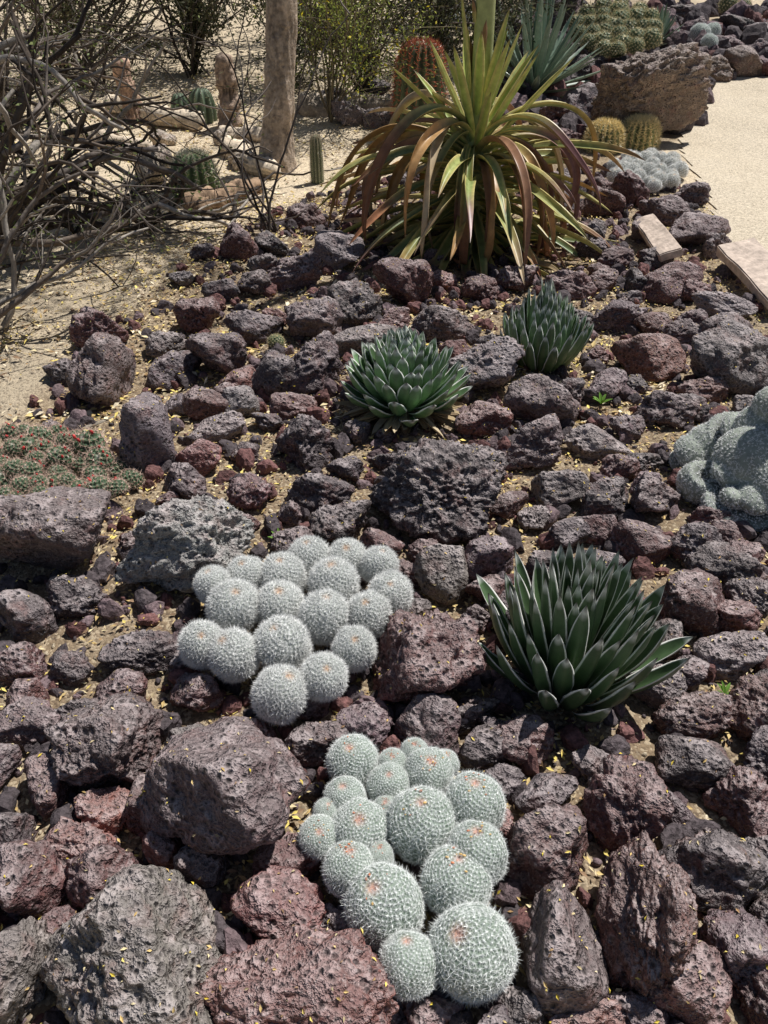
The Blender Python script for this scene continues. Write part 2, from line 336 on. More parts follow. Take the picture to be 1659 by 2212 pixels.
# ---------------------------------------------------------------- globular cactus heads
GA=math.pi*(3-math.sqrt(5))
def headprof(t,H):
    dome=math.pi/2; Lc=max(0,H-1); tot=dome+Lc+.5; s=np.asarray(t*tot,float)
    r=np.where(s<dome,np.sin(np.minimum(s,dome)),np.where(s<dome+Lc,1,np.cos(np.clip(s-dome-Lc,0,.5)*1.2)))
    z=np.where(s<dome,H-1+np.cos(np.minimum(s,dome)),np.where(s<dome+Lc,H-1-(s-dome),-np.sin(np.clip(s-dome-Lc,0,.5))*.6))
    r=r*(1-.10*np.clip((s-dome)/max(.01,Lc+.5),0,1)**1.5)
    nr=np.where(s<dome,np.sin(np.minimum(s,dome)),1); nz=np.where(s<dome,np.cos(np.minimum(s,dome)),0)
    return r,z,nr,nz
def spines(P0,D,L,w,C):
    n=len(P0); D=D/np.linalg.norm(D,axis=1,keepdims=True)
    ref=rng.normal(size=(n,3)); A=np.cross(D,ref); A/=np.linalg.norm(A,axis=1,keepdims=True)+1e-9; B=np.cross(D,A)
    w=np.broadcast_to(w,(n,))[:,None]
    V=np.stack([P0+A*w,P0-.5*A*w+.87*B*w,P0-.5*A*w-.87*B*w,P0+D*L[:,None]],1).reshape(-1,3)
    b=np.arange(n)[:,None]*4; F=np.concatenate([b+[0,1,3],b+[1,2,3],b+[2,0,3]])
    return V,F,np.repeat(C,4,0)
def make_head(seed,H,N,nsp,slen,skin,skin2,scol,apex,cen=2,tub=.09,apexsize=.3,nu=96,nv=72,spw=.007,flat=.3,apmix=.6):
    r=np.random.default_rng(seed)
    tt=np.linspace(0,1,400); R,Z,nr,nz=headprof(tt,H); cum=np.concatenate([[0],np.cumsum((R[1:]+R[:-1])/2)]); cum/=cum[-1]
    i=np.arange(N)+.6; ti=np.interp(i/N,cum,tt); th=i*GA+r.uniform(0,6)+r.normal(0,.02,N)
    Ri,Zi,nri,nzi=headprof(ti,H); Pt=np.stack([Ri*np.cos(th),Ri*np.sin(th),Zi],1); Nn=np.stack([nri*np.cos(th),nri*np.sin(th),nzi],1)
    tv=np.linspace(0.0,1,nv); au=np.linspace(0,2*math.pi,nu,endpoint=False)
    Rb,Zb,nrb,nzb=headprof(tv,H)
    V=np.stack([Rb[:,None]*np.cos(au),Rb[:,None]*np.sin(au),np.repeat(Zb[:,None],nu,1)],-1).reshape(-1,3)
    Nv=np.stack([nrb[:,None]*np.cos(au),nrb[:,None]*np.sin(au),np.repeat(nzb[:,None],nu,1)],-1).reshape(-1,3)
    d2=np.concatenate([((v[:,None,:]-Pt[None,:,:])**2).sum(-1).min(1) for v in np.array_split(V,8)])
    sp=math.sqrt(4*math.pi*(.5+.5*H)/N); q=np.clip(1-np.sqrt(d2)/(sp*.62),0,1)
    topd=np.hypot(V[:,0],V[:,1])*(V[:,2]>H-1)+ (V[:,2]<=H-1)*1.
    fade=np.clip(topd/.35,.25,1)
    lump=np.array([noise.noise(Vector(v)*1.7+Vector((seed,0,0)))*.07 for v in V])
    V2=(V+Nv*((q-.5)*tub*fade+lump)[:,None]); V2[:,2]-=.10*np.exp(-(topd/.2)**2)
    C=np.array(skin)*(1-q[:,None])+np.array(skin2)*q[:,None]
    ap=np.exp(-(topd/apexsize)**2)[:,None]; C=C*(1-ap)+np.array(apex)*ap
    I=np.arange(nu*nv).reshape(nv,nu); J=np.roll(I,-1,1)
    F=np.stack([I[:-1],I[1:],J[1:],J[:-1]],-1).reshape(-1,4)
    body=mk_mesh("skin",V2,[F],C,M_body)
    pl=np.array([noise.noise(Vector(v)*1.7+Vector((seed,0,0)))*.07 for v in Pt])
    tip=Pt+Nn*(tub*.5+pl+.006)[:,None]; tip[:,2]-=.10*np.exp(-(Ri/.2)**2)*(Zi>H-1)
    up=np.stack([-nzi*np.cos(th),-nzi*np.sin(th),nri],1); sd=np.cross(up,Nn)
    Ps=[];Ds=[];Ls=[];Cs=[]
    for k in range(nsp):
        a=k/nsp*6.283+r.normal(0,.2,N); Ds.append(up*np.cos(a)[:,None]+sd*np.sin(a)[:,None]+Nn*r.uniform(.1,flat+.2,N)[:,None])
        Ps.append(tip); Ls.append(slen*r.uniform(.7,1.15,N)); Cs.append(np.array(scol)*r.uniform(.85,1.05,(N,1)))
    for k in range(cen):
        Ds.append(Nn+.45*r.normal(size=(N,3))+up*.3); Ps.append(tip); Ls.append(slen*r.uniform(.8,1.7,N)); Cs.append(np.array(scol)*r.uniform(.75,1.05,(N,1)))
    Pp=np.concatenate(Ps);Dd=np.concatenate(Ds);Ll=np.concatenate(Ls);Cc=np.concatenate(Cs)
    tp=np.exp(-(np.hypot(Pp[:,0],Pp[:,1])/apexsize)**2*1.3)*(Pp[:,2]>H-1); Cc=Cc*(1-apmix*tp[:,None])+np.array(apex)*apmix*tp[:,None]
    Vs,Fs,Cv=spines(Pp,Dd,Ll,spw,Cc)
    return body,mk_mesh("spines",Vs,[Fs],Cv,M_spine,False)
WH=(.95,.95,.93)
headsA=[make_head(10+i,1.6,500,13,.16,(.24,.27,.24),(.42,.44,.41),WH,(.74,.46,.26),cen=7,tub=.03,apexsize=[.14,.17,.12,.15][i],spw=.0115,apmix=.65) for i in range(4)]
headsB=[make_head(20+i,1.4,760,9,.125,(.16,.21,.16),(.29,.35,.29),(.95,.97,.95),(.60,.33,.25),cen=2,tub=.03,apexsize=[.16,.19,.14,.17][i],spw=.0078,nu=120,nv=90,apmix=.65) for i in range(4)]
headsC=[make_head(30+i,1.3,80,6,.36,(.03,.055,.03),(.10,.17,.085),(.85,.62,.50),(.4,.38,.32),cen=2,tub=.30,apexsize=.15,spw=.016,nu=64,nv=40) for i in range(2)]
headsW=[make_head(40+i,1.3,150,9,.25,(.34,.34,.29),(.50,.50,.45),WH,(.6,.45,.32),cen=2,tub=.1,apexsize=.2,spw=.024,nu=48,nv=32) for i in range(2)]
headsY=[make_head(50+i,1.4,110,8,.25,(.05,.08,.035),(.14,.18,.09),(.75,.64,.38),(.5,.42,.22),cen=2,tub=.14,apexsize=.2,spw=.016,nu=48,nv=32) for i in range(2)]
def clump(name,lst,var,Hn,zc,label,tilt=.35,cat="cactus",fruit=None,specks=False,zj=0):
    c,_=P(np.mean([a[0] for a in lst]),np.mean([a[1] for a in lst])+30)
    root=ob(name,None,c,label=label,cat=cat); root.empty_display_size=.05
    pts=[]
    for u,v,d in lst:
        p,t=P(u,v,zc+random.uniform(-zj,zj)); pts.append((p,d*t/FP/2))
    cen=sum((p for p,_ in pts),Vector())/len(pts)
    for k,(p,R) in enumerate(pts):
        b,s=var[k%len(var)]; off=(p-cen); ext=max((q-cen).length for q,_ in pts)+1e-6
        q=Vector((off.x/ext*tilt,off.y/ext*tilt-.12,1)).normalized().to_track_quat('Z','Y').to_euler()
        base=p-Vector((0,0,(Hn-1)*R))-c
        R*=.97; w=random.uniform(.97,1.05)
        h=ob("cactus_head",b,base,root,rot=(q.x,q.y,q.z+random.uniform(0,6)),scale=(R*w,R*w,R*random.uniform(.93,1.05)))
        ob("spines",s,(0,0,0),h)
        D,F=ico(2)
        if fruit and random.random()<.6:
            mb=MB()
            for _ in range(4):
                a=random.uniform(0,6.28); e=random.uniform(.3,1.1); n=np.array([math.sin(e)*math.cos(a),math.sin(e)*math.sin(a),math.cos(e)])
                mb.add(D*np.array([.12,.12,.20])*random.uniform(.7,1.1)+n*1.2+[0,0,Hn-1],F,np.array(fruit)*random.uniform(.6,1.1))
            ob("fruit",mb.mesh("fruit",M_body),(0,0,0),h)
        if specks and random.random()<.75:
            mb=MB()
            for _ in range(random.randint(5,12)):
                a=random.uniform(0,6.28); e=random.uniform(.1,.6); n=np.array([math.sin(e)*math.cos(a),math.sin(e)*math.sin(a),math.cos(e)])
                mb.add(D*np.array([.05,.032,.028])*random.uniform(.5,1.3)+n*1.03+[0,0,Hn-1],F,np.array(random.choice([(.70,.25,.12),(.60,.30,.2),(.75,.5,.2)]))*random.uniform(.7,1.1))
            ob("dried_flowers",mb.mesh("dried_flowers",M_body),(0,0,0),h)
    return root
A=[(670,1205,88),(750,1200,78),(815,1220,75),(535,1238,78),(612,1242,92),(723,1258,104),(843,1275,88),(465,1262,78),(500,1303,107),(603,1300,94),(698,1332,103),(802,1320,92),(435,1382,92),(513,1408,100),(617,1385,108),(765,1392,90),(695,1450,98),(592,1495,112)]
clump("cactus_clump",A,headsA,1.6,.12,"clump of round white-spined pincushion cactus heads among lava rocks")
B=[(765,1642,108),(925,1667,100),(840,1695,92),(748,1722,88),(1025,1738,125),(778,1787,120),(912,1782,146),(690,1803,88),(1030,1848,127),(755,1882,112),(985,1908,148),(838,1952,162),(885,2092,132),(1033,2052,178),(850,1648,66),(895,1628,66),(960,1650,60),(835,1745,60),(705,1755,60),(820,1850,60)]
clump("cactus_clump",B,headsB,1.4,.09,"clump of grey-green ball cacti with fine white spines and pink tops",specks=True)
Cl=[]; tr=0
while len(Cl)<46 and tr<6000:
    tr+=1; a=random.uniform(0,6.28); r=math.sqrt(random.random()); u=115+155*r*math.cos(a)*(1+.2*math.sin(3*a)); v=1005+74*r*math.sin(a)*(1+.25*math.sin(2*a)); d=random.uniform(34,62)
    if random.random()<.15: u=random.uniform(-40,60); v=random.uniform(1030,1110)
    if all(math.hypot(u-x,v-y)>(d+e)*.33 for x,y,e in Cl): Cl.append((u,v,d))
clump("fruiting_cactus",Cl,headsC,1.3,.06,"low dull green spiny cushion cactus dotted with red fruits",fruit=(.62,.05,.05),tilt=.9,zj=.03)
Wl=[(1398+math.cos(a)*r*66+random.uniform(-5,5),368+math.sin(a)*r*30,30+random.uniform(-3,5)) for r,n in((0,1),(.45,6),(.85,12),(1.1,9)) for a in np.linspace(0,6.28,n,endpoint=False)]
clump("cactus_clump",Wl,headsW,1.3,.06,"low mound of tightly packed white-spined cactus heads")
Yl=[(1330+math.cos(a)*r*80+random.uniform(-6,6),62+math.sin(a)*r*44,38+random.uniform(-6,8)) for r,n in((0,1),(.4,5),(.75,9),(1.05,13)) for a in np.linspace(0,6.28,n,endpoint=False)]
clump("cactus_mound",Yl,headsY,1.4,.3,"broad mound of many small green cactus heads on dark rocks")
clump("cactus_clump",[(1020+random.uniform(-50,50),30+random.uniform(-22,25),30) for _ in range(16)],headsW,1.3,.2,"white-spined cactus cluster at the edge of shrubs")
clump("cactus_clump",[(1512,72,42),(1540,66,34),(1530,90,36)],headsB,1.4,.15,"three smooth grey-green ball cacti on dark rocks")
clump("cactus_clump",[(1575,10,36),(1605,14,30),(1560,-10,34)],headsY,1.4,.15,"small yellowish cactus group on the far rocks")
clump("small_cactus",[(596,738,34)],headsY,1.4,.05,"tiny yellow-green spiny cactus between lava rocks")
# ---------------------------------------------------------------- folded fuzzy crest
def crest():
    lobes=[(1495,985,84,.06),(1530,965,90,.09),(1580,945,106,.14),(1512,1042,84,.06),(1565,1040,104,.08),(1620,1000,150,.14),(1640,925,92,.22),(1675,880,84,.30),(1705,840,76,.40),
           (1620,1095,112,.05),(1565,1092,86,.05),(1690,1050,190,.10),(1720,960,170,.2)]
    V0,F0=ico(4); mb=MB(); c,_=P(1620,1080)
    for u,v,d,z in lobes:
        p,t=P(u,v,z); q=np.array(p-c); r=d*t/FP/2; mb.add(V0*r+q,F0); mb.add(V0*[r*.8,r*.8,max(r*.8,(q[2]+.05)/2)]+[q[0]+.02,q[1]+.03,q[2]/2-.03],F0)
    me=mb.mesh("tmp",None); o=bpy.data.objects.new("tmp",me); COL.objects.link(o)
    m=o.modifiers.new("r",'REMESH'); m.mode='VOXEL'; m.voxel_size=.006
    s=o.modifiers.new("s",'SMOOTH'); s.factor=.5; s.iterations=8
    dg=bpy.context.evaluated_depsgraph_get(); ev=o.evaluated_get(dg).to_mesh(); ev.calc_loop_triangles()
    n0=len(ev.vertices); V=np.empty(n0*3); ev.vertices.foreach_get("co",V); V=V.reshape(-1,3)
    Nv=np.array([v.normal[:] for v in ev.vertices])
    T=np.empty(len(ev.loop_triangles)*3,np.int32); ev.loop_triangles.foreach_get("vertices",T); T=T.reshape(-1,3)
    o.evaluated_get(dg).to_mesh_clear(); bpy.data.objects.remove(o)
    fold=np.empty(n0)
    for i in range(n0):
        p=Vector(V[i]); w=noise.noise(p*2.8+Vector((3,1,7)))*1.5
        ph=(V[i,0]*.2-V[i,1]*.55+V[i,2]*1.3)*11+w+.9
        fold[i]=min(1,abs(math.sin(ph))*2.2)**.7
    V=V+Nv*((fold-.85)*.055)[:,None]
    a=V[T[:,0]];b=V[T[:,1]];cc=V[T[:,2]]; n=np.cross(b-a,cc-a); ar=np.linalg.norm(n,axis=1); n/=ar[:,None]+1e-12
    body=mk_mesh("body",V,[T],np.array([.31,.34,.29])*(.25+.75*fold[:,None]**2),M_body)  # shade of the creases is painted into the body colour
    k=rng.choice(len(T),16000,p=ar/ar.sum()); w=rng.dirichlet((1,1,1),len(k))
    Pp=a[k]*w[:,:1]+b[k]*w[:,1:2]+cc[k]*w[:,2:]; Nn=n[k]
    Pp=np.repeat(Pp,7,0); Nn=np.repeat(Nn,7,0)
    D=Nn*.3+rng.normal(size=Nn.shape)*.7; D-=Nn*np.minimum(0,(D*Nn).sum(1,keepdims=True))*1.5
    Vs,Fs,Cv=spines(Pp,D,rng.uniform(.004,.008,len(Pp)),.0007,np.array(WH)*rng.uniform(.8,1.05,(len(Pp),1)))
    root=ob("crested_cactus",None,c,label="large folded crested cactus covered in fuzzy white spines",cat="cactus")
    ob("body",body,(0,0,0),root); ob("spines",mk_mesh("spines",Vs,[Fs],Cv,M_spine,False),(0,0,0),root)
crest()
# ---------------------------------------------------------------- leaves
ST=np.array([-1,-.88,-.83,-.5,-.2,0,.2,.5,.83,.88,1.]); SBt=np.array([.94,.85,.4,0,-.4,-.85,-.94])
def leaf(mb,p0,az,el,L,Wd,nseg,curl,prof,gut,thick,colf,twist=0,azd=0,gmin=None,curlpow=1.,wav=0):
    t=np.linspace(0,1,nseg+1); e=el+curl*t**curlpow; azz=az+azd*t
    if wav: ph=random.uniform(0,6); e=e+wav*np.sin(t*9+ph)*t; azz=azz+wav*np.sin(t*7+ph*2)*t
    pts=[np.array(p0,float)]
    for i in range(nseg):
        T=np.array([math.cos(e[i])*math.cos(azz[i]),math.cos(e[i])*math.sin(azz[i]),math.sin(e[i])]); q=pts[-1]+T*L/nseg
        if gmin is not None and q[2]<gmin: q[2]=gmin+.004*math.sin(i)
        pts.append(q)
    pts=np.array(pts); T=np.gradient(pts,axis=0); T/=np.linalg.norm(T,axis=1,keepdims=True)+1e-9
    S=np.stack([-np.sin(azz),np.cos(azz),0*azz],1); N=np.cross(T,S); N/=np.linalg.norm(N,axis=1,keepdims=True)+1e-9
    tw=twist*t**1.5; c=np.cos(tw)[:,None]; s=np.sin(tw)[:,None]; S,N=S*c+N*s,N*c-S*s
    w=prof(t)*Wd/2; s1=np.concatenate([ST,SBt]); bot=np.concatenate([0*ST,np.ones(len(SBt))])
    off=gut*np.abs(s1)**1.6; th=thick*(1-np.abs(s1)**2)*bot
    tk=np.minimum(1,(1-t)*3+.15)
    V=pts[:,None,:]+S[:,None,:]*(s1[None,:,None]*w[:,None,None])+N[:,None,:]*((off[None,:]-bot*.02)*w[:,None]-th[None,:]*(Wd/2*tk)[:,None])[:,:,None]
    k=len(s1); n=nseg+1; I=np.arange(n*k).reshape(n,k); J=np.roll(I,-1,1)
    F=np.stack([I[:-1],J[:-1],J[1:],I[1:]],-1).reshape(-1,4)
    mb.add(V.reshape(-1,3),F,colf(t[:,None]+0*s1[None,:],s1[None,:]+0*t[:,None],bot[None,:]+0*t[:,None]).reshape(-1,3))
def smooth(a,b,x): q=np.clip((x-a)/(b-a),0,1); return q*q*(3-2*q)
def L3(a,b,f): return np.asarray(a)*(1-f)[...,None]+np.asarray(b)*f[...,None]
def victoria_col(g):
    def f(t,s,b):
        C=L3(np.array([.085,.145,.06])*g,np.array([.06,.105,.05])*g,t)
        C=L3(C,[.95,.95,.90],((np.abs(s)>.86)&(t<.97)).astype(float))
        C=L3(C,[.80,.82,.77],smooth(.88,.94,t)*(1-smooth(.965,.98,t))*.75)
        return L3(C,[.02,.015,.012],smooth(.965,.975,t))
    return f
def rosette(name,u,v,n,Lout,Lin,Wd,el0,el1,curl0,curl1,label,seed,hb=.06,rb=.05,g=1.,shape=None,pw=.8,gut=.34,dry=0,lp=1.):
    random.seed(seed); c,_=P(u,v); mb=MB(); root=ob(name,None,c,label=label,cat="agave")
    prof=shape or (lambda t:np.interp(t,[0,.15,.5,.75,.90,.955,.97,1],[.78,.85,1,.90,.55,.18,.10,.0]))
    for i in range(n):
        f=i/(n-1); az=i*GA; el=math.radians(el0+(el1-el0)*f**pw+random.uniform(-5,5)); L=(Lout+(Lin-Lout)*f**lp)*random.uniform(.88,1.07)
        cu=math.radians(curl0+(curl1-curl0)*f+random.uniform(-7,7)); r=rb*(1-f)
        leaf(mb,(r*math.cos(az),r*math.sin(az),.01+hb*f),az,el,L,Wd*random.uniform(.88,1.1)*(1-.2*f),14,cu,prof,gut,.42,victoria_col(g*random.uniform(.7,1.35)),azd=random.uniform(-.14,.14))
    ob("rosette",mb.mesh("rosette",M_agave),(0,0,0),root)
    if dry:
        mb=MB()
        for i in range(dry):
            az=random.uniform(0,6.28); bc=np.array(random.choice([(.45,.34,.2),(.32,.23,.14),(.55,.45,.3)]))
            leaf(mb,(rb*math.cos(az),rb*math.sin(az),.03),az,math.radians(random.uniform(-15,5)),Lout*random.uniform(.45,.95),Wd*.5,8,random.uniform(-.4,.5),prof,.5,.1,lambda t,s,b:np.tile(bc,t.shape+(1,)),twist=random.uniform(-1,1),gmin=.008)
        ob("dry_leaves",mb.mesh("dry_leaves",M_litter),(0,0,0),root,label="withered tan leaves under the rosette")
nar=lambda t:np.interp(t,[0,.15,.45,.75,.9,.96,.97,1],[.7,.8,1,.78,.42,.14,.08,.0])
rosette("agave_plant",1220,1462,84,.23,.385,.056,34,88,26,-2,"large dark green agave with upright white-edged pointed leaves",3,hb=.02,rb=.13,shape=nar,pw=.62,gut=.45,g=1.0,lp=.75)
rosette("agave_plant",870,880,140,.235,.20,.064,8,88,44,14,"domed compact agave with short white-margined green leaves",4,hb=.13,rb=.085,g=1.9,pw=.75,dry=70)
rosette("agave_plant",1165,785,125,.21,.31,.050,34,88,48,10,"upright dark agave rosette with incurved white-edged leaves",5,hb=.06,rb=.10,g=1.45,shape=nar,pw=.6)
random.seed(11)
def blue_agave(u,v,n,L,Wd,label,e0=5,e1=85):
    c,_=P(u,v); root=ob("blue_agave",None,c,label=label,cat="agave"); mb=MB()
    prof=lambda t:np.interp(t,[0,.2,.5,.8,.97,1],[.8,.8,1,.6,.08,0])
    def cf(k):
        def f(t,s,b):
            C=L3(np.array([.18,.25,.18])*k,np.array([.27,.36,.28])*k,t); C=L3(C,[.5,.5,.35],(np.abs(s)>.92)*.6)
            return L3(C,[.03,.02,.02],smooth(.97,.98,t))
        return f
    for i in range(n):
        f=i/n; az=i*GA; leaf(mb,(.04*math.cos(az),.04*math.sin(az),.05+.1*f),az,math.radians(e0+(e1-e0)*f+random.uniform(-5,5)),L*random.uniform(.85,1.05),Wd,10,.15,prof,.4,.2,cf(random.uniform(.7,1.2)))
    ob("rosette",mb.mesh("rosette",M_agave),(0,0,0),root)
blue_agave(1150,215,64,.78,.066,"blue-green agave with long stiff pointed leaves in a ball",e0=-5)
blue_agave(1415,112,30,.3,.05,"small pale blue-green agave on the dark rocks")
# ---------------------------------------------------------------- flowering drooping agave
def bloom():
    c,_=P(1012,525); root=ob("flowering_agave",None,c,label="dying agave with drooping bronze leaves and a tall thick flower stalk",cat="agave")
    prof=lambda t:np.interp(t,[0,.1,.4,.75,.95,1],[.8,.72,1,.75,.25,.03])
    def cf(g,bt,brown,k,edge=.85):
        g=np.array(g)*k; br=np.array(brown)*k
        def f(t,s,b):
            C=L3(g,g*np.array([1.12,1.08,.9]),t); C=L3(C,br,smooth(bt,bt+.3,t+.10*np.abs(s)))
            C=L3(C,[.66,.56,.22],((np.abs(s)>.82).astype(float))*(1-smooth(bt,bt+.3,t))*edge)
            return L3(C,[.16,.09,.05],smooth(.93,1,t))
        return f
    greens=[(.25,.31,.12),(.35,.39,.15),(.20,.27,.13),(.42,.44,.18)]; browns=[(.36,.20,.12),(.25,.13,.12),(.52,.31,.13),(.40,.19,.10),(.60,.46,.28)]
    mb=MB()
    for i in range(92):
        f=i/92; az=i*GA+random.uniform(-.1,.1); z=.05+.42*f
        leaf(mb,(.06*math.cos(az),.06*math.sin(az),z),az,math.radians(-20+52*f+random.uniform(-8,8)),random.uniform(.68,.98)*(1-.1*f),.062,18,math.radians(-20-40*f+random.uniform(-18,12)),prof,.7,.15,
             cf(random.choice(greens),random.choice([.45,.55,.65,.8,1.0]),random.choice(browns),random.uniform(.75,1.25)),twist=random.uniform(-1.4,1.4),azd=random.uniform(-.25,.25),gmin=.015+.03*random.random(),wav=.10)
    ob("lower_leaves",mb.mesh("lower_leaves",M_strap),(0,0,0),root,label="olive green strap leaves spreading to the ground")
    mb=MB()
    for i in range(42):
        az=i*GA+random.uniform(-.25,.25); L=random.uniform(.8,1.25)
        leaf(mb,(.05*math.cos(az),.05*math.sin(az),random.uniform(.42,.60)),az,math.radians(random.uniform(42,68)),L,random.uniform(.048,.068),40,math.radians(-random.uniform(140,205)),prof,.9,.1,
             cf(random.choice(greens),random.choice([.0,.1,.2,.3,.45]),random.choice(browns),random.uniform(.8,1.2)),twist=random.uniform(-4.0,4.0),azd=random.uniform(-.7,.7),gmin=.02+.04*random.random(),curlpow=random.uniform(.5,.9),wav=.24)
    ob("drooping_leaves",mb.mesh("drooping_leaves",M_strap),(0,0,0),root,label="arching bronze and purple curled leaves")
    mb=MB()
    for i in range(20):
        az=i*GA; f=i/20
        leaf(mb,(.035*math.cos(az),.035*math.sin(az),.48+.24*f),az,math.radians(42+40*f+random.uniform(-6,6)),random.uniform(.45,.72)*(1-.2*f),.056,12,random.uniform(-.14,.14),prof,.7,.2,
             cf(random.choice([(.36,.44,.14),(.44,.50,.17)]),1.2,(.3,.2,.05),random.uniform(.85,1.2)))
    ob("upright_leaves",mb.mesh("upright_leaves",M_strap),(0,0,0),root,label="yellow-green upright leaves around the stalk")
    mb=MB(); z=np.linspace(0,3.2,60); rz=[.07,.065,.054,.045,.02]; r=np.interp(z,[0,.4,.7,1.6,3.2],rz); pts=np.stack([.01*np.sin(z*2),0*z,z],1)
    V,F=tube(pts,r,20); C=np.tile([.42,.46,.20],(len(V),1)); mb.add(V,F,C)
    for i in range(26):
        zz=.75+i*.09; az=i*GA; r=float(np.interp(zz,[0,.4,.7,1.6,3.2],rz))
        leaf(mb,(r*math.cos(az),r*math.sin(az),zz),az,math.radians(80),.10 if zz>1 else .2,.035,6,.12,prof,.9,.1,cf((.34,.3,.12),.3,(.3,.16,.08),1))
    ob("flower_stalk",mb.mesh("flower_stalk",M_strap),(0,0,0),root)
bloom()
# ---------------------------------------------------------------- ribbed cacti
def ribbed(name,u,v,wpx,hf,nr,scol,skin,label,slen=.25,nsp=9,powr=.55,areo=14,spw=.012,cat="cactus"):
    c,t=P(u,v); R=wpx*t/FP/2; H=hf; nu=nr*6; nv=34
    a=np.linspace(0,2*math.pi,nu,endpoint=False); q=np.linspace(0,1,nv)
    ph=-.35+q*(math.pi/2+.35); rr=np.cos(ph)**powr; zz=H*(.5+.5*np.sin(ph)); zz=zz-zz[0]
    rib=1-.18*(.5-.5*np.cos(nr*a))**.8
    V=np.stack([rr[:,None]*(rib*np.cos(a))[None],rr[:,None]*(rib*np.sin(a))[None],np.repeat(zz[:,None],nu,1)],-1).reshape(-1,3)
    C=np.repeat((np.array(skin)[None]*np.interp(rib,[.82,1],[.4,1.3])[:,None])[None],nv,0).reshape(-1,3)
    I=np.arange(nu*nv).reshape(nv,nu); J=np.roll(I,-1,1); F=np.stack([I[:-1],J[:-1],J[1:],I[1:]],-1).reshape(-1,4)
    root=ob(name,None,c,label=label,cat=cat); ob("body",mk_mesh("body",V,[F],C,M_body),(0,0,-.02*R),root,scale=(R,R,R))
    Ps=[];Ds=[]
    for k in range(nr):
        for j in range(areo):
            s=(j+.35*(k%2)+.5)/areo; p=-.3+s*(math.pi/2+.27); r=math.cos(p)**powr; z=H*(.5+.5*math.sin(p))-H*(.5+.5*math.sin(-.35)); aa=k*2*math.pi/nr
            n=np.array([math.cos(p)*math.cos(aa),math.cos(p)*math.sin(aa),math.sin(p)])
            Ps.append(np.tile([r*math.cos(aa),r*math.sin(aa),z],(nsp,1))); Ds.append(n*.55+rng.normal(size=(nsp,3))*.5)
    Ps=np.concatenate(Ps);Ds=np.concatenate(Ds)
    Vs,Fs,Cv=spines(Ps,Ds,slen*rng.uniform(.6,1.2,len(Ps)),spw,np.array(scol)*rng.uniform(.7,1.15,(len(Ps),1)))
    ob("spines",mk_mesh("spines",Vs,[Fs],Cv,M_spine,False),(0,0,-.02*R),root,scale=(R,R,R)); return root
ribbed("barrel_cactus",427,432,104,2.8,15,(.75,.67,.52),(.19,.28,.12),"green ribbed barrel cactus with grey spines on sand",.20,spw=.014)
ribbed("columnar_cactus",686,394,28,10,11,(.65,.56,.42),(.20,.23,.14),"slim columnar cactus standing on pale sand",.35,areo=34,powr=.35)
ribbed("red_barrel_cactus",905,290,112,4.6,18,(.55,.17,.09),(.12,.15,.08),"tall ribbed barrel cactus bristling with dull red spines",.22,nsp=6,areo=24,spw=.013,powr=.4)
ribbed("golden_barrel_cactus",1302,324,80,2.1,20,(.90,.74,.40),(.28,.30,.14),"round golden-spined barrel cactus near the path",.24,nsp=12,spw=.02)
ribbed("golden_barrel_cactus",1376,320,82,2.2,20,(.90,.74,.40),(.28,.32,.15),"plump golden-spined barrel cactus beside its twin",.24,nsp=12,spw=.02)
ribbed("small_barrel_cactus",1178,268,30,3,12,(.8,.6,.2),(.2,.24,.1),"small golden-spined cactus beside the agave",.35)
ribbed("columnar_cactus",440,262,60,3.2,10,(.4,.35,.28),(.16,.22,.14),"stout green ribbed cactus in shade behind branches",.12)
ribbed("columnar_cactus",395,262,45,3.6,10,(.4,.35,.28),(.15,.22,.14),"stout green ribbed cactus in shade behind branches",.12)
# ---------------------------------------------------------------- wood, logs, slabs
def logmesh(pts,rr,R,seed,col,k=26):
    V,F=tube(pts,rr,k); C=np.empty((len(V),3))
    for i in range(len(V)):
        p=Vector(V[i]); ax=V[i]-pts[i//k]; a=noise.fractal(p/R*.8+Vector((seed,0,0)),1,2,4); b=math.sin(i%k*2.9+a*2)
        V[i]+=ax*(.45*a+.14*b); C[i]=np.array(col)*max(.4,1+.5*a+.3*b)
    mb=MB(); mb.add(V,F,C); return mb
def logobj(u1,v1,u2,v2,wpx,col,label,name="fallen_log",z=.5):
    a,t=P(u1,v1);b,_=P(u2,v2); R=wpx*t/FP/2; n=30; s=np.linspace(0,1,n)
    pts=np.array(a)[None]*(1-s[:,None])+np.array(b)[None]*s[:,None]; pts[:,2]+=R*z; mid=pts[n//2].copy(); pts-=mid; pts[:,0]+=.3*R*np.sin(s*7); pts[:,1]+=.5*R*np.sin(s*5+1)
    rr=R*(1-.3*s)*np.interp(s,[0,.03,.97,1],[.05,1,1,.05])
    return ob(name,logmesh(pts,rr,R,u1,col).mesh(name,M_wood),mid,label=label,cat="log")
logobj(405,470,560,410,54,(.34,.23,.15),"weathered brown fallen log on the sand")
logobj(480,335,600,385,46,(.66,.55,.42),"pale bleached wood chunk lying on the sand")
logobj(230,245,440,275,46,(.62,.52,.40),"pale weathered log at the back of the sand")
logobj(470,310,620,300,40,(.58,.48,.37),"pale weathered log at the back of the sand")
logobj(150,300,330,330,38,(.58,.48,.37),"pale weathered log at the back of the sand")
logobj(640,250,860,235,50,(.42,.35,.28),"grey weathered log in front of dark shrubs")
logobj(180,930,300,885,10,(.30,.26,.21),"thin grey stick lying on leaf litter","dry_stick")
logobj(60,1832,170,1846,18,(.32,.24,.15),"flat brown piece of wood between rocks","dry_stick")
